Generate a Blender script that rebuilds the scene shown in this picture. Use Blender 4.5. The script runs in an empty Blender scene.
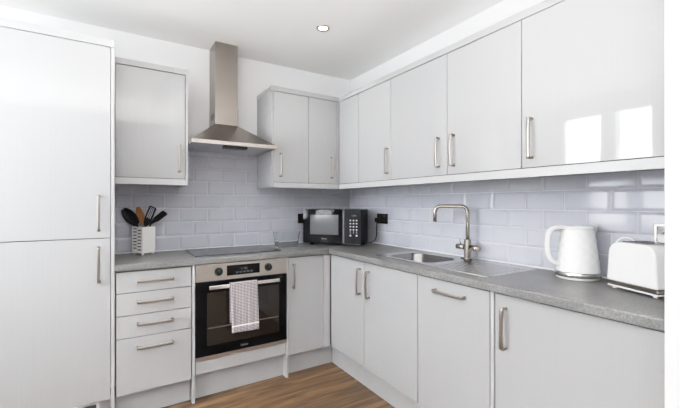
import bpy, bmesh, math, random
from mathutils import Vector, Matrix
random.seed(4)
S = bpy.context.scene
COL = S.collection
PI = math.pi

# ------------------------------------------------------------------ materials
def mat(name, col=(.8, .8, .8), rough=.5, metal=0., coat=0., spec=.5, emit=None, es=0., trans=0., ior=1.45):
    m = bpy.data.materials.new(name); m.use_nodes = True
    b = m.node_tree.nodes['Principled BSDF']
    b.inputs['Base Color'].default_value = (*col, 1)
    b.inputs['Roughness'].default_value = rough
    b.inputs['Metallic'].default_value = metal
    b.inputs['Coat Weight'].default_value = coat
    b.inputs['Specular IOR Level'].default_value = spec
    b.inputs['Transmission Weight'].default_value = trans
    b.inputs['IOR'].default_value = ior
    if emit:
        b.inputs['Emission Color'].default_value = (*emit, 1)
        b.inputs['Emission Strength'].default_value = es
    return m
def N(m, t, **kw):
    n = m.node_tree.nodes.new(t)
    for k, v in kw.items():
        if k in n.inputs: n.inputs[k].default_value = v
        else: setattr(n, k, v)
    return n
def L(m, a, ao, b, bi): m.node_tree.links.new(a.outputs[ao], b.inputs[bi])
def bsdf(m): return m.node_tree.nodes['Principled BSDF']
def coords(m, scale=(1, 1, 1), rot=(0, 0, 0)):
    t = N(m, 'ShaderNodeTexCoord'); p = N(m, 'ShaderNodeMapping')
    p.inputs['Scale'].default_value = scale; p.inputs['Rotation'].default_value = rot
    L(m, t, 'Object', p, 'Vector'); return p
def ramp(m, stops):
    r = N(m, 'ShaderNodeValToRGB'); e = r.color_ramp.elements
    while len(e) < len(stops): e.new(.5)
    for el, (p, c) in zip(e, stops): el.position = p; el.color = (*c, 1)
    return r
def noise_col(m, scale, c0, c1, lo=.35, hi=.65, sc=10., detail=4.):
    p = coords(m, scale); n = N(m, 'ShaderNodeTexNoise', Scale=sc, Detail=detail)
    L(m, p, 'Vector', n, 'Vector'); r = ramp(m, [(lo, c0), (hi, c1)])
    L(m, n, 'Fac', r, 'Fac'); L(m, r, 'Color', bsdf(m), 'Base Color'); return n
def bump(m, src, strength, dist, out='Fac'):
    b = N(m, 'ShaderNodeBump', Strength=strength, Distance=dist)
    L(m, src, out, b, 'Height'); L(m, b, 'Normal', bsdf(m), 'Normal'); return b

M = {}
g = M['gloss'] = mat('pale_grey_high_gloss', (.66, .66, .665), .03, coat=.35, spec=.55)
n = noise_col(g, (90, 90, .6), (.405, .408, .413), (.418, .42, .424), sc=3.)
p = coords(g, (1, 1, 1)); n2 = N(g, 'ShaderNodeTexNoise', Scale=9., Detail=1.)
L(g, p, 'Vector', n2, 'Vector'); bump(g, n2, .06, .004)
M['panel'] = mat('pale_grey_satin_panel', (.66, .66, .665), .3)
noise_col(M['panel'], (60, 60, 1), (.47, .472, .478), (.485, .486, .492), sc=3.)
M['trim'] = mat('cornice_grey', (.58, .58, .59), .3)
noise_col(M['trim'], (4, 4, 4), (.41, .41, .415), (.43, .43, .435), sc=3.)
M['carcass'] = mat('carcass_grey', (.36, .36, .37), .6)
noise_col(M['carcass'], (4, 4, 4), (.17, .17, .175), (.2, .2, .205), sc=3.)
M['plinth'] = mat('plinth_grey', (.56, .56, .57), .35)
noise_col(M['plinth'], (4, 4, 4), (.41, .41, .415), (.43, .43, .435), sc=3.)

w = M['worktop'] = mat('grey_stone_laminate', (.3, .3, .3), .34)
p = coords(w, (1, 1, 1))
na = N(w, 'ShaderNodeTexNoise', Scale=160., Detail=5., Roughness=.7)
nb = N(w, 'ShaderNodeTexNoise', Scale=7., Detail=4.)
L(w, p, 'Vector', na, 'Vector'); L(w, p, 'Vector', nb, 'Vector')
ra = ramp(w, [(.3, (.115, .114, .113)), (.5, (.18, .178, .176)), (.7, (.265, .26, .255))])
rb = ramp(w, [(.3, (.8, .8, .8)), (.7, (1.1, 1.1, 1.1))])
L(w, na, 'Fac', ra, 'Fac'); L(w, nb, 'Fac', rb, 'Fac')
mx = N(w, 'ShaderNodeMixRGB', blend_type='MULTIPLY'); mx.inputs['Fac'].default_value = .9
L(w, ra, 'Color', mx, 'Color1'); L(w, rb, 'Color', mx, 'Color2'); L(w, mx, 'Color', bsdf(w), 'Base Color')
bump(w, na, .15, .002)

def steel(name, col, rough, stretch):
    m = mat(name, col, rough, 1.)
    p = coords(m, stretch); n = N(m, 'ShaderNodeTexNoise', Scale=6., Detail=5.)
    L(m, p, 'Vector', n, 'Vector'); bump(m, n, .08, .001)
    r = ramp(m, [(.3, tuple(c * .9 for c in col)), (.7, tuple(min(1, c * 1.08) for c in col))])
    L(m, n, 'Fac', r, 'Fac'); L(m, r, 'Color', bsdf(m), 'Base Color'); return m
M['steel'] = steel('brushed_steel', (.34, .305, .275), .27, (3, 3, 160))
M['steel_h'] = steel('brushed_steel_fascia', (.52, .475, .435), .36, (3, 3, 160))
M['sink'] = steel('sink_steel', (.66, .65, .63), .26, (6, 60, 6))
M['bowl'] = steel('shaded_bowl_steel', (.34, .335, .33), .25, (6, 60, 6))  # sink steel darkened: the bowl's inner shade is put into the colour
M['nickel'] = mat('satin_nickel', (.52, .48, .44), .3, 1.)
noise_col(M['nickel'], (20, 20, 20), (.36, .325, .29), (.40, .365, .33))
M['tapmetal'] = steel('brushed_nickel_tap', (.44, .405, .365), .25, (20, 20, 20))
M['chrome'] = steel('bright_trim_metal', (.75, .74, .73), .15, (10, 10, 10))

M['black_glass'] = mat('black_glass', (.006, .006, .007), .03, spec=.1)
noise_col(M['black_glass'], (1, 1, 1), (.003, .003, .0035), (.0045, .0045, .005))
M['oven_window'] = mat('smoked_oven_window', (.028, .022, .018), .04, spec=.6)
noise_col(M['oven_window'], (1, 1, 1), (.012, .009, .007), (.016, .012, .009))
M['hob'] = mat('hob_glass', (.035, .035, .042), .05, spec=.28)
noise_col(M['hob'], (1, 1, 1), (.02, .02, .026), (.027, .027, .033))
M['black'] = mat('black_plastic', (.012, .012, .013), .32, spec=.25)
noise_col(M['black'], (9, 9, 9), (.010, .010, .011), (.016, .016, .017))
M['mwbody'] = mat('charcoal_enamel', (.03, .03, .034), .45, spec=.12)
noise_col(M['mwbody'], (9, 9, 9), (.007, .007, .009), (.010, .010, .0125))
M['mwwin'] = mat('microwave_window_mesh', (.16, .16, .165), .12, spec=.2)
_p = coords(M['mwwin'], (1, 1, 1)); _n = N(M['mwwin'], 'ShaderNodeTexChecker', Scale=420.)
_n.inputs['Color1'].default_value = (.12, .12, .125, 1); _n.inputs['Color2'].default_value = (.07, .07, .075, 1)
L(M['mwwin'], _p, 'Vector', _n, 'Vector'); L(M['mwwin'], _n, 'Color', bsdf(M['mwwin']), 'Base Color')
M['mwstrip'] = mat('grey_door_strip', (.22, .22, .23), .5, .3)
noise_col(M['mwstrip'], (5, 5, 5), (.08, .08, .085), (.1, .1, .105))
M['white_print'] = mat('white_printing', (.5, .5, .5), .5)
noise_col(M['white_print'], (5, 5, 5), (.42, .42, .43), (.48, .48, .49))
M['grey_print'] = mat('grey_printing', (.16, .16, .17), .5)
noise_col(M['grey_print'], (5, 5, 5), (.15, .15, .16), (.18, .18, .19))

M['wall'] = mat('white_wall_paint', (.84, .84, .85), .7)
n = noise_col(M['wall'], (1, 1, 1), (.895, .895, .90), (.91, .91, .915), sc=3.)
M['ceiling'] = mat('white_ceiling_paint', (.78, .775, .765), .8)
noise_col(M['ceiling'], (1, 1, 1), (.945, .94, .93), (.95, .945, .935), sc=3.)
t = M['tile'] = mat('pale_lilac_grey_glazed_tile', (.5, .51, .57), .08, spec=.3)
n = noise_col(t, (1, 1, 1), (.52, .53, .59), (.555, .565, .62), sc=5., detail=1.)
bump(t, n, .05, .004)
M['grout'] = mat('white_grout', (.66, .66, .69), .8)
noise_col(M['grout'], (9, 9, 9), (.74, .74, .77), (.79, .79, .82))
M['sealant'] = mat('white_sealant', (.82, .82, .83), .35)
noise_col(M['sealant'], (9, 9, 9), (.80, .80, .81), (.84, .84, .85))

f = M['floor'] = mat('oak_plank_laminate', (.3, .2, .12), .38)
p = coords(f, (1, 1, 1))
br = N(f, 'ShaderNodeTexBrick', Scale=1.)
br.inputs['Brick Width'].default_value = 1.22; br.inputs['Row Height'].default_value = .175
br.inputs['Mortar Size'].default_value = .0012; br.inputs['Bias'].default_value = 0.
br.inputs['Color1'].default_value = (.66, .66, .66, 1); br.inputs['Color2'].default_value = (1.12, 1.12, 1.12, 1)
br.inputs['Mortar'].default_value = (.35, .35, .35, 1); br.offset = .37
L(f, p, 'Vector', br, 'Vector')
gp = coords(f, (1.1, 16, 1)); gn = N(f, 'ShaderNodeTexNoise', Scale=1.6, Detail=7., Roughness=.62, Distortion=.9)
L(f, gp, 'Vector', gn, 'Vector')
gr = ramp(f, [(.34, (.035, .016, .006)), (.48, (.11, .059, .027)), (.62, (.21, .125, .062))])
L(f, gn, 'Fac', gr, 'Fac')
mx = N(f, 'ShaderNodeMixRGB', blend_type='MULTIPLY'); mx.inputs['Fac'].default_value = 1.
L(f, gr, 'Color', mx, 'Color1'); L(f, br, 'Color', mx, 'Color2'); L(f, mx, 'Color', bsdf(f), 'Base Color')
bump(f, gn, .12, .002)

tw = M['towel'] = mat('checked_cotton', (.6, .57, .58), .95)
p = coords(tw, (1, 1, 1)); sx = N(tw, 'ShaderNodeSeparateXYZ'); L(tw, p, 'Vector', sx, 'Vector')
def cell(axis, freq):
    a = N(tw, 'ShaderNodeMath', operation='MULTIPLY'); a.inputs[1].default_value = freq; L(tw, sx, axis, a, 0)
    b = N(tw, 'ShaderNodeMath', operation='SINE'); L(tw, a, 0, b, 0)
    c = N(tw, 'ShaderNodeMath', operation='GREATER_THAN'); c.inputs[1].default_value = .1; L(tw, b, 0, c, 0); return c
ca, cb = cell('X', 2 * PI / .0095), cell('Z', 2 * PI / .0095)
mn = N(tw, 'ShaderNodeMath', operation='MULTIPLY'); L(tw, ca, 0, mn, 0); L(tw, cb, 0, mn, 1)
ad = N(tw, 'ShaderNodeMath', operation='ADD'); L(tw, ca, 0, ad, 0); L(tw, cb, 0, ad, 1)
hv = N(tw, 'ShaderNodeMath', operation='MULTIPLY'); hv.inputs[1].default_value = .5; L(tw, ad, 0, hv, 0)
rp = ramp(tw, [(0., (.70, .66, .67)), (.5, (.28, .25, .26)), (1., (.07, .06, .066))])
L(tw, hv, 0, rp, 'Fac'); L(tw, rp, 'Color', bsdf(tw), 'Base Color')
M['towel_white'] = mat('white_woven_stripe', (.86, .85, .84), .9)
noise_col(M['towel_white'], (40, 40, 40), (.83, .82, .81), (.88, .87, .86))

M['white_plastic'] = mat('white_gloss_plastic', (.86, .86, .855), .2, coat=.2)
noise_col(M['white_plastic'], (5, 5, 5), (.92, .92, .915), (.94, .94, .935))
M['ceramic'] = mat('white_ceramic', (.83, .825, .80), .25)
noise_col(M['ceramic'], (5, 5, 5), (.88, .875, .85), (.9, .895, .87))
M['slot'] = mat('dark_slot', (.09, .085, .08), .8)
noise_col(M['slot'], (5, 5, 5), (.08, .075, .07), (.1, .095, .09))
sp = M['spoonwood'] = mat('beech_spoon_wood', (.45, .2, .07), .5)
noise_col(sp, (30, 30, 3), (.36, .15, .05), (.52, .25, .1), sc=2.)
M['black_nickel'] = mat('black_nickel_plate', (.05, .048, .048), .2, .7)
noise_col(M['black_nickel'], (5, 5, 5), (.045, .043, .043), (.06, .058, .058))
M['glass'] = mat('clear_glass', (.95, .97, .97), .0, trans=1., ior=1.06)
noise_col(M['glass'], (5, 5, 5), (.94, .96, .96), (.96, .98, .98))
M['filter'] = steel('hood_filter_metal', (.62, .63, .65), .35, (160, 3, 3))
M['lens'] = mat('lit_lamp_lens', (1, .95, .85), .3, emit=(1., .9, .72), es=9.)
noise_col(M['lens'], (5, 5, 5), (.98, .93, .83), (1, .95, .85))
M['upvc'] = mat('white_upvc', (.85, .85, .86), .3)
noise_col(M['upvc'], (5, 5, 5), (.84, .84, .85), (.86, .86, .87))

# ------------------------------------------------------------------ mesh builder
class MB:
    def __init__(s): s.bm = bmesh.new()
    def merge(s, b):
        me = bpy.data.meshes.new('tmp'); b.to_mesh(me); b.free(); s.bm.from_mesh(me); bpy.data.meshes.remove(me)
    def box(s, x0, x1, y0, y1, z0, z1, bev=0., seg=2, mtx=None):
        b = bmesh.new(); bmesh.ops.create_cube(b, size=1)
        for v in b.verts:
            v.co = Vector((x0 + (v.co.x + .5) * (x1 - x0), y0 + (v.co.y + .5) * (y1 - y0), z0 + (v.co.z + .5) * (z1 - z0)))
        if bev: bmesh.ops.bevel(b, geom=b.edges[:], offset=bev, segments=seg, profile=.5, affect='EDGES')
        if mtx: b.transform(mtx)
        s.merge(b); return s
    def prism(s, poly, axis, a0, a1, bev=0., seg=2, mtx=None):
        # poly in the two remaining axes (in xyz order), extruded along axis
        b = bmesh.new()
        def pt(u, v, a): return {'x': (a, u, v), 'y': (u, a, v), 'z': (u, v, a)}[axis]
        r0 = [b.verts.new(pt(u, v, a0)) for u, v in poly]; r1 = [b.verts.new(pt(u, v, a1)) for u, v in poly]
        b.faces.new(r0); b.faces.new(r1[::-1]); k = len(poly)
        for i in range(k): b.faces.new((r0[i], r1[i], r1[(i + 1) % k], r0[(i + 1) % k]))
        bmesh.ops.recalc_face_normals(b, faces=b.faces[:])
        if bev:
            ed = [e for e in b.edges if e.calc_face_angle(0) > .6]
            bmesh.ops.bevel(b, geom=ed, offset=bev, segments=seg, profile=.5, affect='EDGES')
        if mtx: b.transform(mtx)
        s.merge(b); return s
    def hull(s, rings, cap=True, smooth=False):
        # rings: lists of equal length of points
        b = bmesh.new(); R = [[b.verts.new(p) for p in r] for r in rings]
        k = len(R[0])
        for a, c in zip(R, R[1:]):
            for i in range(k): b.faces.new((a[i], a[(i + 1) % k], c[(i + 1) % k], c[i]))
        if cap: b.faces.new(R[0][::-1]); b.faces.new(R[-1])
        bmesh.ops.recalc_face_normals(b, faces=b.faces[:])
        if smooth:
            for fc in b.faces: fc.smooth = len(fc.verts) == 4
        s.merge(b); return s
    def cyl(s, p0, p1, r0, r1=None, seg=24, smooth=True):
        p0, p1 = Vector(p0), Vector(p1); r1 = r0 if r1 is None else r1
        d = (p1 - p0).normalized(); a = d.orthogonal().normalized(); c = d.cross(a)
        rings = [[p + r * (math.cos(2 * PI * i / seg) * a + math.sin(2 * PI * i / seg) * c) for i in range(seg)] for p, r in ((p0, r0), (p1, r1))]
        return s.hull(rings, True, smooth)
    def lathe(s, prof, c=(0, 0), seg=32, smooth=True):
        rings = [[(c[0] + r * math.cos(2 * PI * i / seg), c[1] + r * math.sin(2 * PI * i / seg), z) for i in range(seg)] for r, z in prof]
        return s.hull(rings, True, smooth)
    def sweep(s, path, side, a, bb, k=12):
        # flattened bar: half width a along side, half thickness bb across
        side = Vector(side).normalized(); P = [Vector(q) for q in path]; rings = []
        for i, q in enumerate(P):
            t = (P[min(i + 1, len(P) - 1)] - P[max(i - 1, 0)]).normalized(); u = t.cross(side).normalized()
            ring = []
            for j in range(k):
                th = 2 * PI * j / k; c, sn = math.cos(th), math.sin(th)
                e = .55
                ring.append(q + side * a * math.copysign(abs(c) ** e, c) + u * bb * math.copysign(abs(sn) ** e, sn))
            rings.append(ring)
        return s.hull(rings, True, True)
    def tube(s, path, r, k=12, radii=None):
        P = [Vector(q) for q in path]; rings = []; prev = None
        for i, q in enumerate(P):
            t = (P[min(i + 1, len(P) - 1)] - P[max(i - 1, 0)]).normalized()
            if prev is None: a = t.orthogonal().normalized()
            else: a = (prev - t * prev.dot(t)).normalized()
            prev = a; c = t.cross(a); rr = radii[i] if radii else r
            rings.append([q + rr * (math.cos(2 * PI * j / k) * a + math.sin(2 * PI * j / k) * c) for j in range(k)])
        return s.hull(rings, True, True)
    def text(s, txt, size, origin, xdir, up=(0, 0, 1), depth=.0006):
        cu = bpy.data.curves.new('t', 'FONT'); cu.body = txt; cu.size = size; cu.align_x = 'CENTER'; cu.align_y = 'CENTER'; cu.extrude = depth
        o = bpy.data.objects.new('t', cu); COL.objects.link(o)
        dg = bpy.context.evaluated_depsgraph_get(); me = bpy.data.meshes.new_from_object(o.evaluated_get(dg))
        bpy.data.objects.remove(o); bpy.data.curves.remove(cu)
        X = Vector(xdir).normalized(); Z = Vector(up).normalized(); n = X.cross(Z)
        me.transform(Matrix(((X.x, Z.x, n.x, origin[0]), (X.y, Z.y, n.y, origin[1]), (X.z, Z.z, n.z, origin[2]), (0, 0, 0, 1))))
        s.bm.from_mesh(me); bpy.data.meshes.remove(me); return s

def catmull(pts, n=8):
    P = [Vector(p) for p in pts]; P = [2 * P[0] - P[1]] + P + [2 * P[-1] - P[-2]]; out = []
    for i in range(1, len(P) - 2):
        for k in range(n):
            t = k / n; a, b, c, d = P[i - 1:i + 3]
            out.append(.5 * ((2 * b) + (c - a) * t + (2 * a - 5 * b + 4 * c - d) * t * t + (3 * b - a - 3 * c + d) * t ** 3))
    out.append(P[-2]); return out
def fillet(pts, r, n=6):
    P = [Vector(p) for p in pts]; out = [P[0]]
    for i in range(1, len(P) - 1):
        a = (P[i - 1] - P[i]).normalized(); b = (P[i + 1] - P[i]).normalized()
        p0 = P[i] + a * r; p2 = P[i] + b * r
        for k in range(n + 1):
            t = k / n; out.append(p0 * (1 - t) ** 2 + P[i] * 2 * t * (1 - t) + p2 * t * t)
    out.append(P[-1]); return out

ORG = {}      # world origin of each unrotated thing; None for things built in their own frame
def thing(name, loc, label, cat, group=None, rotz=None):
    o = bpy.data.objects.new(name, None); COL.objects.link(o); o.empty_display_size = .05
    o.location = loc; o['label'] = label; o['category'] = cat
    if group: o['group'] = group
    if rotz is not None: o.rotation_euler = (0, 0, rotz); ORG[o] = None
    else: ORG[o] = Vector(loc)
    return o
def obj(name, mb, m, parent=None, label=None):
    me = bpy.data.meshes.new(name); mb.bm.to_mesh(me); mb.bm.free(); me.materials.append(M[m] if isinstance(m, str) else m)
    o = bpy.data.objects.new(name, me); COL.objects.link(o)
    if parent is not None:
        og = ORG[parent]
        if og is not None: me.transform(Matrix.Translation(-og))
        o.parent = parent; ORG[o] = og
    else: ORG[o] = Vector((0, 0, 0))
    if label: o['label'] = label
    return o
def solo(name, mb, m, label, cat, group=None):
    o = obj(name, mb, m); o['label'] = label; o['category'] = cat
    if group: o['group'] = group
    return o
def struct(name, mb, m, parent=None):
    o = obj(name, mb, m, parent)
    if parent is None: o['kind'] = 'structure'
    return o

# ------------------------------------------------------------------ dimensions (metres; back wall y=0, right wall x=0)
YD, XD = -.5016, -.5133          # door faces of the base units
YW, XW = -.5206, -.5351          # worktop front edge
ZW, ZWB = .892, .856
YU, XU = -.328, -.327            # door faces of the wall units
ZC, ZCT, ZD, ZP = 2.0744, 2.1105, 1.393, 1.3524
ZCEIL = 2.4037
XL, XNIB, YNIB = -3.2, -.6, -2.495
YEND = -3.5
G = .0019

# ------------------------------------------------------------------ the room
struct('floor', MB().box(XL - .1, .6, YEND - 1.5, .1, -.08, 0), 'floor')
struct('ceiling', MB().box(XL - .1, .6, YEND - .2, .1, ZCEIL, ZCEIL + .08), 'ceiling')
wb = struct('wall_back', MB().box(XL - .1, .1, 0, .1, 0, ZCEIL), 'wall')
wr = struct('wall_right', MB().box(0, .1, YEND, -.0005, 0, ZCEIL), 'wall')
struct('wall_end', MB().box(XNIB, 0, YEND, YNIB, 0, ZCEIL, .003), 'wall')
wl = MB(); wy0, wm0, wm1, wy1, wz0, wz1 = -1.52, -1.18, -1.04, -.63, .95, 2.24
wl.box(XL - .1, XL, YEND, wy0, 0, ZCEIL).box(XL - .1, XL, wy1, 0, 0, ZCEIL).box(XL - .1, XL, wy0, wy1, 0, wz0).box(XL - .1, XL, wy0, wy1, wz1, ZCEIL)
struct('wall_left', wl, 'wall')
fr = MB()
fr.box(XL - .08, XL - .02, wy0, wy0 + .04, wz0, wz1).box(XL - .08, XL - .02, wy1 - .04, wy1, wz0, wz1)
fr.box(XL - .08, XL - .02, wy0 + .04, wy1 - .04, wz0, wz0 + .04).box(XL - .08, XL - .02, wy0 + .04, wy1 - .04, wz1 - .04, wz1)
fr.box(XL - .08, XL - .02, wm0, wm1, wz0 + .04, wz1 - .04)
wn = struct('window_1', fr, 'upvc')
pn = obj('pane', MB().box(XL - .055, XL - .05, wy0 + .04, wm0, wz0 + .04, wz1 - .04), 'glass', wn)
pn = obj('pane', MB().box(XL - .055, XL - .05, wm1, wy1 - .04, wz0 + .04, wz1 - .04), 'glass', wn)

# tiles: bevelled metro tiles, 200 x 100, brick bond
def tiles(rows, wallfn, u_lo, u_hi, phases):
    b = bmesh.new(); gr = .0013; bv = .013; h = .0062
    for z0, z1, par in rows:
        u = phases[par]
        while u > u_lo - .2: u -= .2
        while u < u_hi:
            a, c = max(u + gr, u_lo), min(u + .2 - gr, u_hi); zz0, zz1 = z0 + gr, z1 - gr; u += .2
            if c - a < .02 or zz1 - zz0 < .02: continue
            bb = min(bv, (c - a) * .4); bz = min(bv, (zz1 - zz0) * .4)
            o = [(a, zz0), (c, zz0), (c, zz1), (a, zz1)]; i = [(a + bb, zz0 + bz), (c - bb, zz0 + bz), (c - bb, zz1 - bz), (a + bb, zz1 - bz)]
            V0 = [b.verts.new(wallfn(p, q, .001)) for p, q in o]; V1 = [b.verts.new(wallfn(p, q, .0025)) for p, q in o]; V2 = [b.verts.new(wallfn(p, q, h)) for p, q in i]
            for A, B in ((V0, V1), (V1, V2)):
                for k in range(4): b.faces.new((A[k], A[(k + 1) % 4], B[(k + 1) % 4], B[k]))
            b.faces.new(V2)
    bmesh.ops.recalc_face_normals(b, faces=b.faces[:]); m = MB(); m.merge(b); return m
def rows_to(top):
    out = []; k = 0; z = .899
    while z < top - .01: out.append((z, min(z + .1, top), k % 2)); z += .1; k += 1
    return out
rw = rows_to(1.699)
obj('splashback_tiles', tiles(rw, lambda u, z, d: (u, -d, z), -1.902, -.008, (-.1, 0.)), 'tile', wb)
obj('grout_bed', MB().box(-1.902, -.001, -.0012, 0, .893, 1.699), 'grout', wb)
obj('splashback_tiles', tiles(rows_to(1.42), lambda u, z, d: (-d, u, z), YNIB + .001, -.008, (-.034, -.136)), 'tile', wr)
obj('grout_bed', MB().box(-.0012, 0, YNIB + .001, -.001, .893, 1.42), 'grout', wr)
obj('sealant_bead', MB().prism([(-.0105, .8925), (-.0003, .8925), (-.0003, .902)], 'x', -1.902, -.011), 'sealant', wb)
obj('sealant_bead', MB().prism([(-.0105, .8925), (-.0003, .8925), (-.0003, .902)], 'y', YNIB + .001, -.0005), 'sealant', wr)

# ------------------------------------------------------------------ handles
HM = {}
def handle_mesh(L_, kind):
    """bow handle centred on the origin: bar along z, standing out along -y (kinds: 'back', 'right'), or lying along the drawer ('back_flat', 'right_flat')."""
    if (L_, kind) in HM: return HM[(L_, kind)]
    h = L_ / 2; out = .029
    base = fillet([(0, 0, -h + .004), (0, -out + .001, -h), (0, -out - .001, -h * .55), (0, -out - .0015, 0), (0, -out - .001, h * .55), (0, -out + .001, h), (0, 0, h - .004)], .008)
    m = MB().sweep(base, (1, 0, 0), .0074, .0045)
    for z in (-h + .004, h - .004): m.cyl((0, 0, z), (0, -.004, z), .0085, .0075, 16)
    R = Matrix.Identity(4)
    if 'flat' in kind: R = Matrix.Rotation(PI / 2, 4, 'Y') @ R
    if 'right' in kind: R = Matrix.Rotation(-PI / 2, 4, 'Z') @ R
    me = bpy.data.meshes.new('handle'); m.bm.transform(R); m.bm.to_mesh(me); m.bm.free(); me.materials.append(M['nickel'])
    HM[(L_, kind)] = me; return me
def handle(door, pos, kind, L_=.172):
    o = bpy.data.objects.new('handle', handle_mesh(L_, kind)); COL.objects.link(o); o.parent = door
    o.location = Vector(pos) - ORG[door]; o['label'] = 'brushed nickel bow handle'; return o
def front_y(x0, x1, z0, z1, y, th=.018): return MB().box(x0 + G, x1 - G, y, y + th, z0 + G, z1 - G, .0016, 2)
def front_x(y0, y1, z0, z1, x, th=.018): return MB().box(x, x + th, y0 + G, y1 - G, z0 + G, z1 - G, .0016, 2)

# ------------------------------------------------------------------ tall fridge housing at the left
YT = -.505
t = thing('tall_fridge_housing', (-2.22, -.25, 0), 'tall pale grey gloss housing with two stacked doors at the far left', 'cabinet')
obj('end_panel', MB().box(-2.55, -2.533, YT, -.003, .0005, 2.098, .0012), 'panel', t)
obj('carcass', MB().box(-2.531, -1.924, -.484, -.003, .15, 2.098), 'carcass', t)
obj('end_panel', MB().box(-1.9205, -1.9035, YT, -.003, .0005, 2.098, .0012), 'panel', t)
obj('cornice', MB().box(-2.55, -1.9035, YT - .002, -.003, 2.0995, 2.139, .002), 'panel', t)
d = obj('door', front_y(-2.53, -1.921, 1.0435, 2.098, YD - .002), 'gloss', t); handle(d, (-1.977, YD - .002, 1.181), 'back', .19)
d = obj('door', front_y(-2.53, -1.921, .15, 1.0435, YD - .002), 'gloss', t); handle(d, (-1.977, YD - .002, .9), 'back', .19)
obj('plinth', MB().box(-2.53, -1.922, -.45, -.434, .0005, .148), 'plinth', t)
vg = MB().box(-2.2, -1.975, -.456, -.4505, .02, .137, .002)
v = obj('vent_grille', vg, 'white_plastic', t)
sl = MB()
for k in range(3): sl.box(-2.19, -1.99, -.4575, -.4562, .03 + k * .034, .052 + k * .034)
obj('slot', sl, 'slot', v)

# ------------------------------------------------------------------ back run base units
t = thing('drawer_cabinet', (-1.7, -.25, 0), 'base unit of four pale grey drawers between the tall housing and the oven', 'cabinet')
obj('carcass', MB().box(-1.9, -1.502, YD + .02, -.003, .152, .8545), 'carcass', t)
for z0, z1, hz_ in ((.726, .848, .790), (.597, .726, .671), (.469, .597, .544), (.151, .469, .410)):
    d = obj('drawer', front_y(-1.898, -1.501, z0, z1, YD), 'gloss', t); handle(d, (-1.6995, YD, hz_), 'back_flat', .185)
obj('plinth', MB().box(-1.9, -1.502, -.447, -.431, .0005, .15), 'plinth', t)

t = thing('oven_housing', (-1.18, -.25, 0), 'pale grey housing with floor length side panels around the built-in oven', 'cabinet')
obj('side_panel', MB().box(-1.4985, -1.4815, -.5035, -.003, .0005, .8545, .0012), 'panel', t)
obj('side_panel', MB().box(-.8745, -.8575, -.5035, -.003, .0005, .8545, .0012), 'panel', t)
obj('filler_panel', front_y(-1.481, -.875, .168, .2535, YD), 'gloss', t)
obj('shelf', MB().box(-1.481, -.875, YD + .02, -.003, .235, .2525), 'carcass', t)
obj('plinth', MB().box(-1.481, -.875, -.447, -.431, .0005, .166), 'plinth', t)

t = thing('corner_base_cabinet', (-.7, -.25, 0), 'narrow single door base unit in the corner, just right of the oven', 'cabinet')
obj('carcass', MB().box(-.857, -.49, YD + .02, -.003, .152, .8545), 'carcass', t)
d = obj('door', front_y(-.857, -.571, .152, .85, YD), 'gloss', t); handle(d, (-.82, YD, .717), 'back')
obj('corner_post', MB().box(-.569, XD - .0015, YD, YD + .018, .153, .85, .001), 'panel', t)
obj('plinth', MB().box(-.857, -.4675, -.447, -.431, .0005, .15), 'plinth', t)

# ------------------------------------------------------------------ right run base units
t = thing('sink_base_cabinet', (-.25, -.95, 0), 'two door base unit under the sink bowl, in the right-hand run', 'cabinet')
c = MB(); y0, y1 = -1.434, YD + .0005
c.box(XD + .02, -.003, y0, y0 + .018, .152, .8545).box(XD + .02, -.003, y1 - .02, y1 - .002, .152, .8545)
c.box(XD + .02, -.003, y0 + .018, y1 - .02, .152, .17).box(-.021, -.003, y0 + .018, y1 - .02, .17, .8545)
obj('carcass', c, 'carcass', t)
d = obj('door', front_x(-.94, YD - .012, .152, .85, XD), 'gloss', t); handle(d, (XD, -.897, .715), 'right')
d = obj('door', front_x(-1.435, -.94, .152, .85, XD), 'gloss', t); handle(d, (XD, -.998, .711), 'right')

t = thing('integrated_dishwasher', (-.25, -1.66, 0), 'integrated appliance behind a full height door with a horizontal handle, below the drainer', 'dishwasher')
obj('body', MB().box(XD + .02, -.02, -1.876, -1.4365, .152, .85), 'carcass', t)
d = obj('door', front_x(-1.8795, -1.4355, .152, .85, XD), 'gloss', t); handle(d, (XD, -1.657, .793), 'right_flat', .188)

t = thing('end_base_cabinet', (-.25, -2.2, 0), 'wide single door base unit under the kettle and toaster', 'cabinet')
obj('side_panel', MB().box(XD - .001, -.003, -1.8995, -1.8825, .152, .8545, .001), 'panel', t)
obj('carcass', MB().box(XD + .02, -.003, -2.49, -1.9005, .152, .8545), 'carcass', t)
d = obj('door', front_x(-2.493, -1.9025, .152, .85, XD), 'gloss', t); handle(d, (XD, -1.953, .711), 'right')

pl = MB().box(-.4665, -.45, -2.494, -.4475, .0005, .15)
solo('plinth_board', pl, 'plinth', 'long pale grey plinth board on the floor under the right-hand base units', 'plinth')

# ------------------------------------------------------------------ worktop (L, rolled front edge, sink cut out)
SX0, SX1, SY0, SY1 = -.443, -.036, -1.82, -.965      # sink outline
CX0, CX1, CY0, CY1 = SX0 + .012, SX1 - .012, SY0 + .012, SY1 - .012
wt = MB(); r = .007
prof_r = [(0, 0)]
def roll(v0, v1, s):   # profile (u, z) with rolled top edge; s = sign toward the front
    pts = [(v1, ZWB), (v0, ZWB)]
    for k in range(6):
        a = k / 5 * PI / 2; pts.append((v0 + s * (-r + r * math.cos(a)) , ZW - r + r * math.sin(a)))
    pts.append((v1, ZW)); return pts
def rollx(v0, v1):
    pts = [(v1, ZWB), (v0, ZWB)]
    for k in range(6):
        a = k / 5 * PI / 2; pts.append((v0 + r - r * math.cos(a), ZW - r + r * math.sin(a)))
    pts.append((v1, ZW)); return pts
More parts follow.
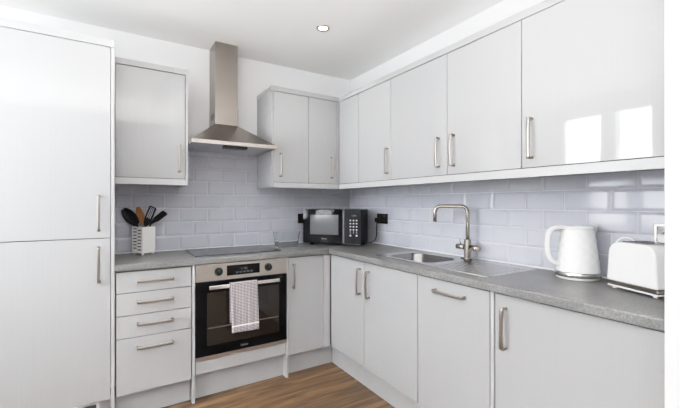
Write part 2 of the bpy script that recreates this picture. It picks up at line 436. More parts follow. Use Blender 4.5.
# one closed outline, extruded by hand with a rolled front edge
b = bmesh.new()
def offs(e): # outline inset by e on the front edges
    return [(-1.9025, -.0005), (-1.9025, YW + e), (XW + e, YW + e), (XW + e, YNIB + .001), (-.0005, YNIB + .001), (-.0005, -.0005)]
def ring(e, z): return [b.verts.new((x, y, z)) for x, y in offs(e)]
rings = [ring(.002, ZWB), ring(0, ZWB + .002)]
for k in range(6):
    a = k / 5 * PI / 2; rings.append(ring(r - r * math.cos(a), ZW - r + r * math.sin(a)))
for A, B in zip(rings, rings[1:]):
    for i in range(6): b.faces.new((A[i], A[(i + 1) % 6], B[(i + 1) % 6], B[i]))
def hole(z): return [b.verts.new((x, y, z)) for x, y in ((CX0, CY0), (CX1, CY0), (CX1, CY1), (CX0, CY1))]
ht, hb = hole(ZW), hole(ZWB)
for i in range(4): b.faces.new((ht[i], hb[i], hb[(i + 1) % 4], ht[(i + 1) % 4]))
for R_, H_ in ((rings[-1], ht), (rings[0], hb)):
    # outline: 0 BL back-left, 1 front-left, 2 inner corner, 3 right-run front end, 4 wall end, 5 corner
    b.faces.new((R_[0], R_[1], R_[2], R_[5]))
    b.faces.new((R_[2], H_[3], H_[2], R_[5])); b.faces.new((R_[2], R_[3], H_[0], H_[3]))
    b.faces.new((R_[3], R_[4], H_[1], H_[0])); b.faces.new((R_[4], R_[5], H_[2], H_[1]))
bmesh.ops.recalc_face_normals(b, faces=b.faces[:]); wt.merge(b)
solo('worktop', wt, 'worktop', 'L-shaped speckled grey laminate worktop running along both walls', 'worktop')

# ------------------------------------------------------------------ wall units
def cab(name, loc, label): return thing(name, loc, label, 'cabinet')
t = cab('wall_cabinet', (-1.7, -.16, ZD), 'single pale grey wall cabinet left of the extractor hood, beside the tall housing')
obj('carcass', MB().box(-1.902, -1.512, YU + .02, -.0065, 1.372, ZC - .001), 'carcass', t)
d = obj('door', front_y(-1.902, -1.5105, ZD, ZC - .001, YU), 'gloss', t); handle(d, (-1.549, YU, 1.5245), 'back')
obj('end_panel', MB().box(-1.5095, -1.4945, YU - .001, -.0065, ZP, ZC - .001, .001), 'panel', t)
obj('cornice', MB().box(-1.902, -1.4925, YU - .004, -.0065, ZC, ZCT, .0012), 'trim', t)
obj('pelmet', MB().box(-1.902, -1.51, YU - .001, YU + .018, ZP, ZD - .0015, .001), 'panel', t)

t = cab('wall_cabinet', (-.75, -.16, ZD), 'wall cabinet just right of the extractor hood, with its handle low on the left')
obj('carcass', MB().box(-.898, -.61, YU + .02, -.0065, 1.372, ZC - .001), 'carcass', t)
obj('end_panel', MB().box(-.915, -.9, YU - .001, -.0065, ZP, ZC - .001, .001), 'gloss', t)
d = obj('door', front_y(-.899, -.609, ZD, ZC - .001, YU), 'gloss', t); handle(d, (-.846, YU, 1.524), 'back')
t = cab('wall_cabinet', (-.3, -.25, ZD), 'corner wall cabinet above the microwave, where the two runs meet')
obj('carcass', MB().prism([(-.608, -.0065), (-.608, YU + .02), (XU + .02, YU + .02), (XU + .02, -.608), (-.0065, -.608), (-.0065, -.0065)], 'z', 1.372, ZC - .001), 'carcass', t)
d = obj('door', front_y(-.609, -.345, ZD, ZC - .001, YU), 'gloss', t); handle(d, (-.399, YU, 1.526), 'back')
obj('corner_post', MB().box(-.3435, XU, YU, YU + .018, ZD, ZC - .001), 'panel', t)
obj('blank_panel', front_x(-.61, -.33, ZD, ZC - .001, XU), 'gloss', t)
t = cab('wall_cabinet', (-.16, -.8, ZD), 'narrow single door wall cabinet over the plugged-in socket, next to the corner unit')
obj('carcass', MB().box(XU + .02, -.0065, -.988, -.611, 1.372, ZC - .001), 'carcass', t)
d = obj('door', front_x(-.989, -.61, ZD, ZC - .001, XU), 'gloss', t); handle(d, (XU, -.955, 1.523), 'right')
t = cab('wall_cabinet', (-.16, -1.45, ZD), 'double door wall cabinet above the sink, its two handles side by side')
obj('carcass', MB().box(XU + .02, -.0065, -1.909, -.99, 1.372, ZC - .001), 'carcass', t)
d = obj('door', front_x(-1.474, -.989, ZD, ZC - .001, XU), 'gloss', t); handle(d, (XU, -1.415, 1.526), 'right')
d = obj('door', front_x(-1.91, -1.474, ZD, ZC - .001, XU), 'gloss', t); handle(d, (XU, -1.52, 1.526), 'right')
t = cab('wall_cabinet', (-.16, -2.2, ZD), 'wide wall cabinet above kettle and toaster, windows mirrored in its gloss door')
obj('carcass', MB().box(XU + .02, -.0065, -2.493, -1.911, 1.372, ZC - .001), 'carcass', t)
d = obj('door', front_x(-2.4935, -1.91, ZD, ZC - .001, XU), 'gloss', t); handle(d, (XU, -1.957, 1.525), 'right', .18)
co = MB().prism([(-.917, -.0065), (-.917, YU - .003), (XU - .003, YU - .003), (XU - .003, -2.494), (-.0065, -2.494), (-.0065, -.0065)], 'z', ZC, ZCT, .0012)
solo('cornice', co, 'trim', 'grey cornice strip on top of the L-shaped run of wall cabinets', 'cornice')
pm = MB().prism([(-.8995, YU - .001), (XU - .001, YU - .001), (XU - .001, -2.494), (XU + .017, -2.494), (XU + .017, YU + .017), (-.8995, YU + .017)], 'z', ZP, ZD - .0015, .0008)
solo('pelmet', pm, 'panel', 'pale grey pelmet strip along the bottom of the L-shaped run of wall cabinets', 'pelmet')

# ------------------------------------------------------------------ extractor hood
HX0, HX1, HY = -1.492, -.922, -.45
t = thing('extractor_hood', (-1.207, -.2, 1.6), 'brushed steel chimney extractor hood on the wall above the hob', 'hood')
top = [(-1.29, -.192, 1.806), (-1.125, -.192, 1.806), (-1.125, -.0065, 1.806), (-1.29, -.0065, 1.806)]
bot = [(HX0 + .004, HY + .004, 1.646), (HX1 - .004, HY + .004, 1.646), (HX1 - .004, -.0065, 1.646), (HX0 + .004, -.0065, 1.646)]
obj('canopy', MB().hull([bot, top]), 'steel', t)
rim = MB(); rim.box(HX0, HX1, HY, HY + .012, 1.621, 1.6455, .0015).box(HX0, HX0 + .012, HY + .012, -.0065, 1.621, 1.6455, .001).box(HX1 - .012, HX1, HY + .012, -.0065, 1.621, 1.6455, .001)
obj('rim', rim, 'steel_h', t)
obj('filter', MB().box(HX0 + .012, HX1 - .012, HY + .012, -.0065, 1.626, 1.645), 'filter', t)
obj('chimney', MB().box(-1.288, -1.127, -.19, -.0005, 1.8065, ZCEIL - .0005, .0015), 'steel', t)
obj('chimney_collar', MB().box(-1.29, -1.125, -.192, -.0005, 1.8065, 1.93, .0015), 'steel', t)
sv = MB()
for k in range(4): sv.box(-1.2908, -1.2902, -.15, -.06, 1.85 + k * .012, 1.856 + k * .012)
obj('vent_slots', sv, 'slot', t)
cp = obj('control_panel', MB().box(-1.285, -1.13, HY + .0135, HY + .075, 1.604, 1.6255, .002), 'black', t)
for k in range(5): obj('button', MB().box(-1.272 + k * .026, -1.252 + k * .026, HY + .0115, HY + .015, 1.606, 1.617, .001), 'black', cp)

# ------------------------------------------------------------------ oven
OX0, OX1 = -1.4795, -.8765; YO = YD - .012
t = thing('built_in_oven', (-1.18, -.25, .26), 'built-in electric oven with a black glass door and steel control fascia', 'oven')
obj('body', MB().box(OX0 + .02, OX1 - .02, YD + .006, -.06, .2545, .84), 'black', t)
obj('trim_strip', MB().box(OX0, OX1, YO + .004, YD + .005, .2545, .279, .001), 'steel_h', t)
fa = obj('fascia', MB().box(OX0, OX1, YO, YD + .005, .745, .8505, .0015), 'steel_h', t)
ds = obj('display', MB().box(-1.291, -1.072, YO - .0025, YO - .0001, .769, .834, .001), 'black_glass', fa)
dg = MB().text('11:02', .021, (-1.18, YO - .0032, .808), (1, 0, 0))
for k in range(5): dg.box(-1.232 + k * .024, -1.218 + k * .024, YO - .0034, YO - .0026, .7825, .7875)
dg.box(-1.238, -1.118, YO - .0034, YO - .0026, .7905, .7915)
obj('clock_digits', dg, 'grey_print', fa)
for kx in (-1.342, -1.012):
    k = obj('knob', MB().cyl((kx, YO - .0002, .80), (kx, YO - .004, .80), .026, .026, 32).cyl((kx, YO - .004, .80), (kx, YO - .024, .80), .0225, .020, 32), 'black', fa)
    obj('pointer', MB().box(kx - .001, kx + .001, YO - .0246, YO - .0241, .803, .817), 'grey_print', k)
dr = obj('door', MB().box(OX0, OX1, YO - .006, YD + .005, .2805, .7415, .002), 'black_glass', t)
obj('window', MB().box(-1.415, -.935, YO - .0068, YO - .0061, .345, .675), 'oven_window', dr)
obj('oven_rack', MB().box(-1.41, -.94, YO - .0074, YO - .007, .4485, .456), mat('dim_rack', (.11, .085, .065), .4), dr)
obj('logo', MB().text('beko', .024, (-1.178, YO - .0067, .308), (1, 0, 0), depth=.0004), 'grey_print', dr)
hd = MB().box(-1.409, -.948, -.567, -.549, .7, .7245, .004, 3)
for hx in (-1.385, -.972): hd.box(hx - .009, hx + .009, -.55, YO - .0058, .703, .721, .002)
obj('handle', hd, 'chrome', dr)

# tea towel over the oven handle
def towel_mesh(z_lo, off, band=None):
    b = bmesh.new(); W = 26; R_ = []
    path = []
    for k in range(14): path.append((-.5435, z_lo[1] + (.712 - z_lo[1]) * k / 13))
    for k in range(1, 8): a = PI * k / 8; path.append((-.558 + .0145 * math.cos(a), .7265 + .0045 * math.sin(a)))
    for k in range(40): path.append((-.5725, .722 - (.722 - z_lo[0]) * k / 39))
    for i, (y, z) in enumerate(path):
        row = []
        for j in range(W + 1):
            u = j / W; drop = max(0, .72 - z)
            x = -1.283 + .176 * u + drop * (.035 + .01 * u) * (1 if y < -.56 else .6) - .004 * drop / .3
            fold = .0032 * math.sin(u * 9 + 1.2) * min(1, drop * 6) + .002 * math.sin(u * 21) * min(1, drop * 5)
            yy = y + (-abs(fold) - drop * .012 if y < -.56 else abs(fold) * .4)
            zz = z - (.006 * u if i == len(path) - 1 else 0)
            if band is None or band[0] <= z <= band[1]: row.append(b.verts.new((x, yy + off, zz)))
        if row: R_.append(row)
    for A, B in zip(R_, R_[1:]):
        for j in range(W):
            fc = b.faces.new((A[j], A[j + 1], B[j + 1], B[j])); fc.smooth = True
    m = MB(); m.merge(b); return m
tt = solo('tea_towel', towel_mesh((.417, .47), 0), 'towel', 'small checked tea towel hanging folded over the oven door handle', 'towel')
md = tt.modifiers.new('s', 'SOLIDIFY'); md.thickness = .0025; md.offset = 0
b = bmesh.new(); A = []
for j in range(27):
    u = j / 26; row = []
    for z in (.461, .4515):
        drop = .72 - z
        x = -1.283 + .176 * u + drop * (.035 + .01 * u) - .004 * drop / .3
        fold = .0032 * math.sin(u * 9 + 1.2) + .002 * math.sin(u * 21)
        row.append(b.verts.new((x, -.5725 - abs(fold) - drop * .012 - .0018, z)))
    A.append(row)
for p_, q_ in zip(A, A[1:]): b.faces.new((p_[0], q_[0], q_[1], p_[1]))
m = MB(); m.merge(b); st = obj('stripe', m, 'towel_white', tt, 'white woven stripe near the hem')

# ------------------------------------------------------------------ hob
t = thing('induction_hob', (-1.175, -.25, ZW), 'black glass four zone hob set into the worktop above the oven', 'hob')
obj('glass_top', MB().box(-1.468, -.882, -.43, -.03, ZW + .0004, ZW + .0055, .0015), 'hob', t)
for cx_, cy_, r_ in ((-1.32, -.33, .085), (-1.32, -.14, .07), (-1.03, -.33, .07), (-1.03, -.14, .085)):
    m = MB(); seg = 40
    ro = [(cx_ + r_ * math.cos(2 * PI * i / seg), cy_ + r_ * math.sin(2 * PI * i / seg), ZW + .0057) for i in range(seg)]
    ri = [(cx_ + (r_ - .0025) * math.cos(2 * PI * i / seg), cy_ + (r_ - .0025) * math.sin(2 * PI * i / seg), ZW + .0057) for i in range(seg)]
    m.hull([ro, ri], False); obj('cooking_zone_ring', m, mat('zone_print', (.09, .09, .1), .2), t)

# ------------------------------------------------------------------ sink
t = thing('kitchen_sink', (-.25, -1.37, ZW), 'inset stainless steel sink with one bowl and a ribbed drainer, in the right-hand worktop', 'sink')
BX0, BX1, BY0, BY1 = -.405, -.13, -1.40, -1.03
def rrect(x0, x1, y0, y1, r_, z, k=6):
    out = []
    for cx_, cy_, a0 in ((x1 - r_, y1 - r_, 0), (x0 + r_, y1 - r_, 90), (x0 + r_, y0 + r_, 180), (x1 - r_, y0 + r_, 270)):
        for i in range(k + 1):
            a = math.radians(a0 + 90 * i / k); out.append((cx_ + r_ * math.cos(a), cy_ + r_ * math.sin(a), z))
    return out
ZS = ZW + .003
b = bmesh.new()
def addring(pts): return [b.verts.new(p) for p in pts]
outer0 = addring(rrect(SX0, SX1, SY0, SY1, .02, ZW + .0005)); outer = addring(rrect(SX0 + .002, SX1 - .002, SY0 + .002, SY1 - .002, .02, ZS + .001)); outer2 = addring(rrect(SX0 + .009, SX1 - .009, SY0 + .009, SY1 - .009, .018, ZS))
rim_ = addring(rrect(BX0, BX1, BY0, BY1, .075, ZS)); r2 = addring(rrect(BX0 + .004, BX1 - .004, BY0 + .004, BY1 - .004, .075, ZS - .006))
r3 = addring(rrect(BX0 + .014, BX1 - .014, BY0 + .014, BY1 - .014, .075, ZS - .135)); r4 = addring(rrect(BX0 + .04, BX1 - .04, BY0 + .04, BY1 - .04, .05, ZS - .155))
for A, B in ((outer0, outer), (outer, outer2), (rim_, r2), (r2, r3), (r3, r4)):
    k = len(A)
    for i in range(k):
        fc = b.faces.new((A[i], A[(i + 1) % k], B[(i + 1) % k], B[i])); fc.smooth = True
b.faces.new(r4[::-1])
ed = set()
for Rg in (outer2, rim_):
    for i in range(len(Rg)):
        e = b.edges.get((Rg[i], Rg[(i + 1) % len(Rg)])); ed.add(e)
bmesh.ops.triangle_fill(b, edges=list(ed), use_beauty=True, normal=(0, 0, 1))
bmesh.ops.recalc_face_normals(b, faces=b.faces[:])
deckb = b.copy()
bowl_z = ZS - .0005
bmesh.ops.delete(deckb, geom=[fc for fc in deckb.faces if min(v.co.z for v in fc.verts) < bowl_z - .003 and max(v.co.z for v in fc.verts) <= ZS + 1e-6 and all(BX0 - .001 < v.co.x < BX1 + .001 and BY0 - .001 < v.co.y < BY1 + .001 for v in fc.verts)], context='FACES')
bmesh.ops.delete(b, geom=[fc for fc in b.faces if not (min(v.co.z for v in fc.verts) < bowl_z - .003 and all(BX0 - .001 < v.co.x < BX1 + .001 and BY0 - .001 < v.co.y < BY1 + .001 for v in fc.verts))], context='FACES')
m = MB(); m.merge(deckb); obj('deck', m, 'sink', t)
m = MB(); m.merge(b); obj('basin', m, 'bowl', t)
rb_ = MB()
for k in range(9):
    x = -.40 + k * .036
    rb_.hull([[(x + dx, y, ZS + dz) for dx, dz in ((-.009, .0003), (0, .0024), (.009, .0003))] for y in (-1.79, -1.46)])
obj('drainer_ribs', rb_, 'sink', t)
obj('drain', MB().lathe([(.036, ZS - .1545), (.036, ZS - .151), (.026, ZS - .150), (.024, ZS - .1535)], ((BX0 + BX1) / 2, (BY0 + BY1) / 2)), 'chrome', t)
# overflow plug resting by the tap
cb = MB().lathe([(.013, ZS + .0003), (.013, ZS + .004), (.009, ZS + .006)], (-.075, -1.375), 20)
obj('waste_control', cb, 'black', t)

# ------------------------------------------------------------------ tap
TX, TY = -.085, -1.42; TZ = ZS + .0016
t = thing('mixer_tap', (TX, TY, TZ), 'brushed nickel swan-neck mixer tap standing behind the sink', 'tap')
obj('body', MB().lathe([(.026, TZ), (.026, TZ + .006), (.0205, TZ + .008), (.0205, TZ + .118), (.0185, TZ + .12), (.012, TZ + .122)], (TX, TY)), 'tapmetal', t)
dx, dy = -.11, .16
obj('spout', MB().tube(fillet([(TX, TY, TZ + .12), (TX, TY, 1.217), (TX + dx, TY + dy, 1.217), (TX + dx, TY + dy, 1.125)], .042, 10), .0115, 16), 'tapmetal', t)
obj('aerator', MB().cyl((TX + dx, TY + dy, 1.1255), (TX + dx, TY + dy, 1.1185), .0125, .0125), 'tapmetal', t)
kn = obj('hot_control', MB().cyl((TX, TY + .021, .968), (TX, TY + .078, .968), .0165, .0165).cyl((TX, TY + .078, .968), (TX, TY + .082, .968), .0165, .013), 'tapmetal', t)
obj('lever', MB().cyl((TX, TY + .055, .9845), (TX, TY + .058, 1.012), .0035, .003, 12), 'tapmetal', kn)
obj('cold_control', MB().cyl((TX, TY - .021, .968), (TX, TY - .082, .968), .0165, .0165).cyl((TX, TY - .082, .968), (TX, TY - .086, .968), .0165, .013), 'tapmetal', t)

# ------------------------------------------------------------------ microwave
ang = math.atan2(-.378, .32); W_ = .495
t = thing('microwave_oven', (-.578, -.167, ZW), 'black microwave oven standing across the worktop corner', 'microwave', rotz=ang)
zb, zt = .02, .295
obj('body', MB().box(.001, W_ - .001, .02, .235, zb, zt, .004), 'mwbody', t)
for fx in (.06, W_ - .03):
    for fy in (.05, .2): obj('foot', MB().cyl((fx, fy, .0005), (fx, fy, zb + .002), .014, .016, 16), 'black', t)
dr = obj('door', MB().box(0, .342, 0, .019, zb, zt, .003), 'black_glass', t)
obj('window', MB().box(.064, .308, -.0012, -.0001, .09, .25), 'mwwin', dr)
obj('door_strip', MB().box(.344, .358, -.003, .019, zb, zt, .002), 'mwstrip', t)
cpn = obj('control_panel', MB().box(.3595, W_, 0, .019, zb, zt, .003), 'mwbody', t)
obj('logo', MB().text('Hisense', .0145, (.188, -.0008, .056), (1, 0, 0), depth=.0004), 'white_print', dr)
obj('base_trim', MB().box(.362, W_ - .002, -.001, .019, zb - .006, zb - .0005, .001), 'mwstrip', t)
obj('display', MB().text('12:00', .017, (.437, -.0008, .245), (1, 0, 0), depth=.0004), 'grey_print', cpn)
for rr in range(4):
    for cc in range(3):
        x, z = .409 + cc * .0255, .207 - rr * .0245
        obj('button', MB().box(x - .006, x + .006, -.0016, -.0001, z - .005, z + .005, .0005), 'white_print', cpn)
for cc in range(3):
    x = .409 + cc * .0255; obj('button', MB().box(x - .0035, x + .0035, -.0012, -.0001, .103, .124), 'grey_print', cpn)
for x in (.409, .46): obj('button', MB().box(x - .007, x + .007, -.0016, -.0001, .081, .094, .0005), 'white_print', cpn)
mv = MB()
for k in range(5): mv.box(W_ - .0012, W_ - .0002, .06 + k * .02, .074 + k * .02, .255, .259)
obj('side_vents', mv, 'slot', t)

# ------------------------------------------------------------------ sockets, plugs, cables
t = thing('wall_socket', (-.006, -.503, 1.108), 'double black wall socket with a black plug in it, to the right of the microwave', 'socket')
obj('faceplate', MB().box(-.014, -.0065, -.572, -.434, 1.066, 1.15, .002), 'black_nickel', t)
for y in (-.475, -.53): obj('switch', MB().box(-.0175, -.0141, y - .007, y + .007, 1.122, 1.138, .001), 'black', t)
t = thing('wall_socket', (-.535, -.006, 1.104), 'black wall socket half hidden behind the left side of the microwave', 'socket')
obj('faceplate', MB().box(-.55, -.415, -.014, -.0065, 1.062, 1.146, .002), 'black_nickel', t)
obj('switch', MB().box(-.525, -.511, -.0175, -.0141, 1.118, 1.134, .001), 'black', t)
t = thing('wall_socket', (-.006, -2.35, 1.108), 'metal wall socket behind the toaster, at the near right end', 'socket')
obj('faceplate', MB().box(-.014, -.0065, -2.432, -2.291, 1.062, 1.152, .002), 'steel_h', t)
obj('insert', MB().box(-.0155, -.0141, -2.42, -2.30, 1.072, 1.142), 'black_nickel', t)
t = thing('plug_and_cable', (-.03, -.47, 1.09), 'black plug and drooping flex from the socket down behind the microwave', 'cable')
obj('plug', MB().box(-.052, -.0142, -.487, -.447, 1.078, 1.116, .006, 3), 'black', t)
obj('flex', MB().tube(catmull([(-.04, -.467, 1.079), (-.042, -.467, 1.03), (-.045, -.468, .97), (-.05, -.452, .925), (-.06, -.42, .907), (-.07, -.38, .9), (-.075, -.34, .899)]), .0045, 10), 'black', t)
t = thing('plug_and_cable', (-.03, -2.33, 1.1), 'white plug and flex looping down behind the left of the toaster', 'cable')
obj('plug', MB().box(-.056, -.0157, -2.356, -2.314, 1.064, 1.112, .006, 3), 'white_plastic', t)
obj('flex', MB().tube(catmull([(-.036, -2.318, 1.075), (-.03, -2.27, 1.05), (-.04, -2.215, 1.085), (-.045, -2.175, 1.07), (-.04, -2.165, 1.0), (-.035, -2.16, .93), (-.04, -2.155, .899), (-.06, -2.15, .8975)]), .0034, 10), 'white_plastic', t)

# ------------------------------------------------------------------ kettle
KX, KY = -.099, -2.04
t = thing('electric_kettle', (KX, KY, ZW), 'white faceted electric kettle with a steel base band, left of the toaster', 'kettle', rotz=math.radians(-32))
obj('power_base', MB().lathe([(.082, .0005), (.086, .003), (.086, .009), (.08, .011)]), 'white_plastic', t)
obj('steel_band', MB().lathe([(.087, .0115), (.0915, .0125), (.0905, .034), (.087, .0342)], seg=48), 'chrome', t)
b = bmesh.new(); nseg, nrow = 40, 20; R_ = []
for i in range(nrow + 1):
    f_ = i / nrow; z = .0345 + f_ * .190; rr = .0895 - .0235 * f_
    if i == nrow: rr -= .001
    ring_ = []
    for j in range(nseg):
        th = 2 * PI * (j + .5 * (i % 2)) / nseg
        q = rr * (1 + (.016 * math.cos(10 * th) * math.cos(PI * i / 2.5) if 0 < i < nrow else 0))
        ring_.append(b.verts.new((q * math.cos(th), q * math.sin(th), z)))
    R_.append(ring_)
for i, (A, B) in enumerate(zip(R_, R_[1:])):
    for j in range(nseg):
        k = (j + 1) % nseg
        if i % 2 == 0: b.faces.new((A[j], A[k], B[j])); b.faces.new((A[k], B[k], B[j]))
        else: b.faces.new((A[j], B[k], B[j])); b.faces.new((A[j], A[k], B[k]))
b.faces.new(R_[0][::-1]); b.faces.new(R_[-1]); bmesh.ops.recalc_face_normals(b, faces=b.faces[:])
m = MB(); m.merge(b); obj('body', m, 'white_plastic', t)
obj('lid', MB().lathe([(.064, .2248), (.0645, .232), (.061, .238), (.03, .241), (.018, .2415), (.016, .243), (.008, .2435)], seg=40), 'white_plastic', t)
# beak spout toward +x
sp_ = MB().hull([[(.058, -.028, .236), (.098, 0, .240), (.058, .028, .236)], [(.062, -.026, .215), (.09, 0, .212), (.062, .026, .215)], [(.068, -.012, .165), (.0715, 0, .16), (.068, .012, .165)]])
obj('spout', sp_, 'white_plastic', t)
hp = catmull([(-.055, 0, .232), (-.085, 0, .232), (-.116, 0, .226), (-.134, 0, .2), (-.138, 0, .15), (-.134, 0, .105), (-.118, 0, .078), (-.092, 0, .066), (-.076, 0, .062)], 6)
obj('handle', MB().sweep(hp, (0, 1, 0), .0125, .0095, 16), 'white_plastic', t)

# ------------------------------------------------------------------ toaster (local x along its long front, y into the wall)
ta = math.atan2(-.922, -.386); TLn = .205
t = thing('toaster', (-.198, -2.194, ZW), 'white two slice toaster with a steel base strip, right of the kettle', 'toaster', rotz=ta)
# local +x = toward the camera end; the wall lies on local +y
pf = []
for x, z in ((0, .033), (.006, .10)): pf.append((x, z))
for k in range(7):
    a = PI - PI / 2 * k / 6; pf.append((.052 + .044 * math.cos(a), .142 + .047 * math.sin(a)))
for k in range(7):
    a = PI / 2 - PI / 2 * k / 6; pf.append((TLn - .052 + .044 * math.cos(a), .142 + .047 * math.sin(a)))
pf += [(TLn - .006, .10), (TLn, .033)]
obj('body', MB().prism(pf, 'y', 0, .15, .007, 3), 'white_plastic', t)
obj('steel_strip', MB().box(.001, TLn - .001, .001, .149, .017, .0325, .003), 'steel', t)
obj('base', MB().box(.003, TLn - .003, .003, .147, .0095, .0165, .002), 'white_plastic', t)
for fx in (.022, TLn - .022):
    for fy in (.02, .13): obj('foot', MB().cyl((fx, fy, .0005), (fx, fy, .0095), .009, .008, 14), 'white_plastic', t)
tp = obj('top_plate', MB().box(.05, TLn - .05, .022, .128, .1895, .1925, .001), 'steel', t)
for y in (.05, .1): obj('slot', MB().box(.062, TLn - .062, y - .012, y + .012, .1926, .1932), 'slot', tp)
obj('lever', MB().box(TLn - .004, TLn + .02, .06, .09, .1, .112, .003), 'steel', t)

# ------------------------------------------------------------------ utensil holder and utensils
UX, UY = -1.747, -.163; ua = math.radians(36); us = .1
t = thing('utensil_holder', (UX, UY, ZW), 'square white pierced utensil holder standing on the worktop left of the hob', 'holder', rotz=ua)
# local: front corner at origin; right face along +x, left face along +y
hb_ = MB(); hz0, hz1, th = .012, .186, .004
hb_.box(0, us, 0, th, hz0, hz1).box(0, us, us - th, us, hz0, hz1).box(0, th, th, us - th, hz0, hz1).box(us - th, us, th, us - th, hz0, hz1).box(th, us - th, th, us - th, hz0, hz0 + .004)
obj('body', hb_, 'ceramic', t)
for fx in (.012, us - .012):
    for fy in (.012, us - .012): obj('foot', MB().cyl((fx, fy, .0005), (fx, fy, hz0 - .0002), .008, .008, 12), 'ceramic', t)
sl = MB()
for c_ in range(2):
    for k in range(7): sl.box(-.0006, -.0001, .014 + c_ * .04, .046 + c_ * .04, .031 + k * .0215 + (.0105 if c_ else 0), .038 + k * .0215 + (.0105 if c_ else 0))
obj('pierced_slots', sl, 'slot', t)
UC = Vector((UX, UY, 0)) + Matrix.Rotation(ua, 3, 'Z') @ Vector((us / 2, us / 2, 0))
rtv = Vector((.848, -.529, 0)); fwv = Vector((.529, .848, 0))
def U(lat, dep_, z): return UC + rtv * lat + fwv * dep_ + Vector((0, 0, z))
def flat_head(c, ax, wd, prof, th_, cup=0.):
    """a blade/bowl: c start, ax along, wd width direction, prof = (t, half width) pairs"""
    n = ax.cross(wd).normalized(); rg = []
    for s_, hw in prof:
        p = c + ax * s_; ring = []
        for j in range(7):
            u = -1 + 2 * j / 6; ring.append(p + wd * hw * u + n * (cup * (1 - u * u) * hw + th_ / 2))
        for j in range(6, -1, -1):
            u = -1 + 2 * j / 6; ring.append(p + wd * hw * u + n * (cup * (1 - u * u) * hw - th_ / 2))
        rg.append(ring)
    return rg
def utensil(name, label, p0, p1, p2, wd, prof, m, th_=.004, cup=0., holes=None, r_=.006):
    t = thing(name, tuple(p0), label, 'utensil')
    obj('handle', MB().tube([p0, p0.lerp(p1, .5), p1], r_, 10), m, t)
    ax = (p2 - p1).normalized(); wdv = (wd - ax * wd.dot(ax)).normalized()
    h = obj('head', MB().hull(flat_head(p1 - ax * .008, ax, wdv, prof, th_, cup), True, True), m, t)
    if holes:
        n = ax.cross(wdv).normalized()
        sm = MB()
        for s0, s1, u in holes:
            for sg in (-1, 1):
                q = [p1 + ax * s0 + wdv * (u - .0028), p1 + ax * s1 + wdv * (u - .0028), p1 + ax * s1 + wdv * (u + .0028), p1 + ax * s0 + wdv * (u + .0028)]
                sm.hull([[v + n * sg * (th_ / 2 + .0002) for v in q], [v + n * sg * (th_ / 2 + .0008) for v in q]])
        obj('slots', sm, 'slot_light', h)
    return t
M['slot_light'] = mat('see_through_slot', (.4, .41, .45), .5)
noise_col(M['slot_light'], (5, 5, 5), (.38, .39, .43), (.43, .44, .48))
zf = ZW + .022
oval = lambda l, w_: [(l * s_, max(.003, w_ * math.sin(PI * min(1, .08 + s_ * .86)) ** .6)) for s_ in [k / 12 for k in range(13)]]
utensil('serving_spoon', 'black plastic serving spoon leaning left in the utensil holder', U(.02, -.005, zf), U(-.045, -.008, 1.10), U(-.135, -.008, 1.195), Vector((.5, -.3, .8)), oval(.14, .04), 'black', .004, .45)
utensil('wooden_spoon', 'brown wooden spoon standing in the utensil holder', U(.01, .02, zf), U(-.018, .03, 1.1), U(-.06, .032, 1.21), rtv, oval(.125, .026), 'spoonwood', .006, .25)
utensil('slotted_turner', 'black slotted turner standing upright in the utensil holder', U(-.005, -.024, zf), U(.026, -.024, 1.09), U(.072, -.024, 1.2), rtv, [(0, .008), (.02, .02), (.05, .025), (.132, .026), (.14, .021)], 'black', .004, 0., [(.05, .125, -.011), (.05, .125, 0), (.05, .125, .011)])
utensil('spatula', 'black spatula leaning right in the utensil holder, behind the slotted turner', U(.024, .014, zf), U(.036, .016, 1.095), U(.15, .03, 1.188), Vector((.5, -.3, .55)), [(0, .006), (.03, .012), (.06, .022), (.12, .024), (.135, .02)], 'black', .004)

# ------------------------------------------------------------------ clear glass dish
ga = math.radians(8)
t = thing('glass_dish', (-.755, -.235, ZW), 'clear glass dish standing on the worktop between hob and microwave', 'dish', rotz=ga)
def rr_(s0, s1, z, r_): return rrect(-s0, s0, -s1, s1, r_, z, 4)
gm = MB().hull([rr_(.082, .036, .001, .012), rr_(.086, .04, .004, .014), rr_(.1, .05, .118, .016), rr_(.104, .054, .120, .018), rr_(.104, .054, .123, .018), rr_(.0955, .0455, .123, .013), rr_(.083, .037, .008, .012)], True, True)
obj('bowl', gm, 'glass', t)

# ------------------------------------------------------------------ downlights
def downlight(x, y, label):
    t = thing('downlight', (x, y, ZCEIL), label, 'light')
    seg = 36; z = ZCEIL - .0005
    m = MB(); R3 = []
    for r_, zz in ((.044, z), (.044, z - .003), (.041, z - .006), (.031, z - .004), (.029, z - .001)):
        R3.append([(x + r_ * math.cos(2 * PI * i / seg), y + r_ * math.sin(2 * PI * i / seg), zz) for i in range(seg)])
    obj('bezel', m.hull(R3, False, True), 'nickel', t)
    obj('lens', MB().cyl((x, y, z), (x, y, z - .0025), .0285, .0285, 32), 'lens', t)
    la = bpy.data.lights.new('downlight_lamp', 'SPOT'); la.energy = 8; la.spot_size = math.radians(130); la.spot_blend = .9; la.shadow_soft_size = .03; la.color = (1, .93, .84)
    lo = bpy.data.objects.new('downlight_lamp', la); COL.objects.link(lo); lo.parent = t; lo.location = (0, 0, -.012)
downlight(-.724, -.767, 'round recessed downlight, lit, in the ceiling near the corner')
downlight(-1.84, -.763, 'round recessed downlight above the drawer unit, seen only mirrored in a gloss door')
downlight(-.724, -1.93, 'round recessed downlight above the dishwasher, outside the photo')
downlight(-1.80, -1.93, 'round recessed downlight near the camera, seen only mirrored in the widest wall cabinet door')

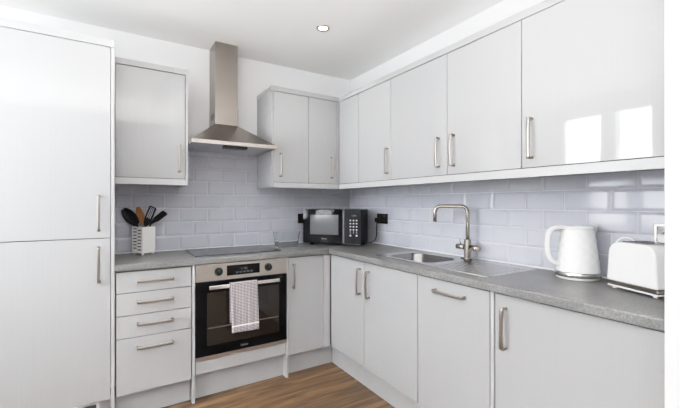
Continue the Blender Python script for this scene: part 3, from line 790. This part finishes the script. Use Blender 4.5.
# ------------------------------------------------------------------ light
def area(name, loc, rot, sx_, sy_, e, col=(1, 1, 1)):
    la = bpy.data.lights.new(name, 'AREA'); la.shape = 'RECTANGLE'; la.size = sx_; la.size_y = sy_; la.energy = e; la.color = col
    o = bpy.data.objects.new(name, la); COL.objects.link(o); o.location = loc; o.rotation_euler = rot; return o
# daylight outside the two panes of the left window
area('window_daylight', (XL - .12, (wy0 + wm0) / 2, (wz0 + wz1) / 2), (0, -PI / 2, 0), wz1 - wz0, wm0 - wy0, 50, (.93, .96, 1))
area('window_daylight', (XL - .12, (wm1 + wy1) / 2, (wz0 + wz1) / 2), (0, -PI / 2, 0), wz1 - wz0, wy1 - wm1, 60, (.93, .96, 1))
area('ceiling_bounce_fill', (-2.15, -3.1, 1.3), (PI, 0, 0), 1.5, .8, 68)  # added fill lamp, unseen behind the camera, aimed up to brighten the ceiling
W = bpy.data.worlds.new('World'); S.world = W; W.use_nodes = True
wt_ = W.node_tree; wc = wt_.nodes.new('ShaderNodeTexCoord'); ws = wt_.nodes.new('ShaderNodeSeparateXYZ'); wr_ = wt_.nodes.new('ShaderNodeValToRGB')
wt_.links.new(wc.outputs['Generated'], ws.inputs['Vector']); wm = wt_.nodes.new('ShaderNodeMath'); wm.operation = 'MULTIPLY_ADD'
wm.inputs[1].default_value = .5; wm.inputs[2].default_value = .5
wt_.links.new(ws.outputs['Z'], wm.inputs[0]); wt_.links.new(wm.outputs[0], wr_.inputs['Fac'])
e = wr_.color_ramp.elements; e[0].position = .40; e[0].color = (.16, .15, .14, 1); e[1].position = .72; e[1].color = (.97, .98, 1, 1)
k = e.new(.53); k.color = (.34, .345, .36, 1)
wt_.links.new(wr_.outputs['Color'], wt_.nodes['Background'].inputs['Color'])
wt_.nodes['Background'].inputs['Strength'].default_value = 1.7

# ------------------------------------------------------------------ camera
ca = bpy.data.cameras.new('Camera'); co = bpy.data.objects.new('Camera', ca); COL.objects.link(co)
ca.sensor_fit = 'HORIZONTAL'; ca.sensor_width = 36; ca.lens = 361.924 / 680 * 36
ca.shift_y = (203.652 - 204) / 680 * -1 * -1
ca.clip_start = .02
co.location = (-1.9057, -2.8738, 1.2329); co.rotation_euler = (PI / 2, 0, -math.radians(31.9653))
S.camera = co
S.view_settings.view_transform = 'Standard'; S.view_settings.look = 'None'
S.view_settings.exposure = .45; S.view_settings.gamma = 1.
# soft highlight shoulder, as in the camera's own tone curve
S.view_settings.use_curve_mapping = True
cm = S.view_settings.curve_mapping; cm.white_level = (2.2, 2.2, 2.2); cm.use_clip = False
cv = cm.curves[3]
for x, y in ((.08, .08), (.3, .295), (.5, .475), (.75, .62), (1., .715), (1.5, .85)): cv.points.new(x / 2.2, y)
cv.points[0].location = (0, 0); cv.points[-1].location = (1, 1)
cm.update()

# ------------------------------------------------------------------ groups of like things
GROUPS = {'wall_cabinet': 'wall cabinets', 'wall_socket': 'wall sockets', 'plug_and_cable': 'plugged-in cables', 'downlight': 'recessed ceiling downlights',
          'drawer_cabinet': 'base units', 'corner_base_cabinet': 'base units', 'sink_base_cabinet': 'base units', 'end_base_cabinet': 'base units',
          'serving_spoon': 'utensils in the holder', 'wooden_spoon': 'utensils in the holder', 'slotted_turner': 'utensils in the holder', 'spatula': 'utensils in the holder'}
for o in COL.objects:
    if o.parent is None and 'label' in o and o.name.split('.')[0] in GROUPS: o['group'] = GROUPS[o.name.split('.')[0]]
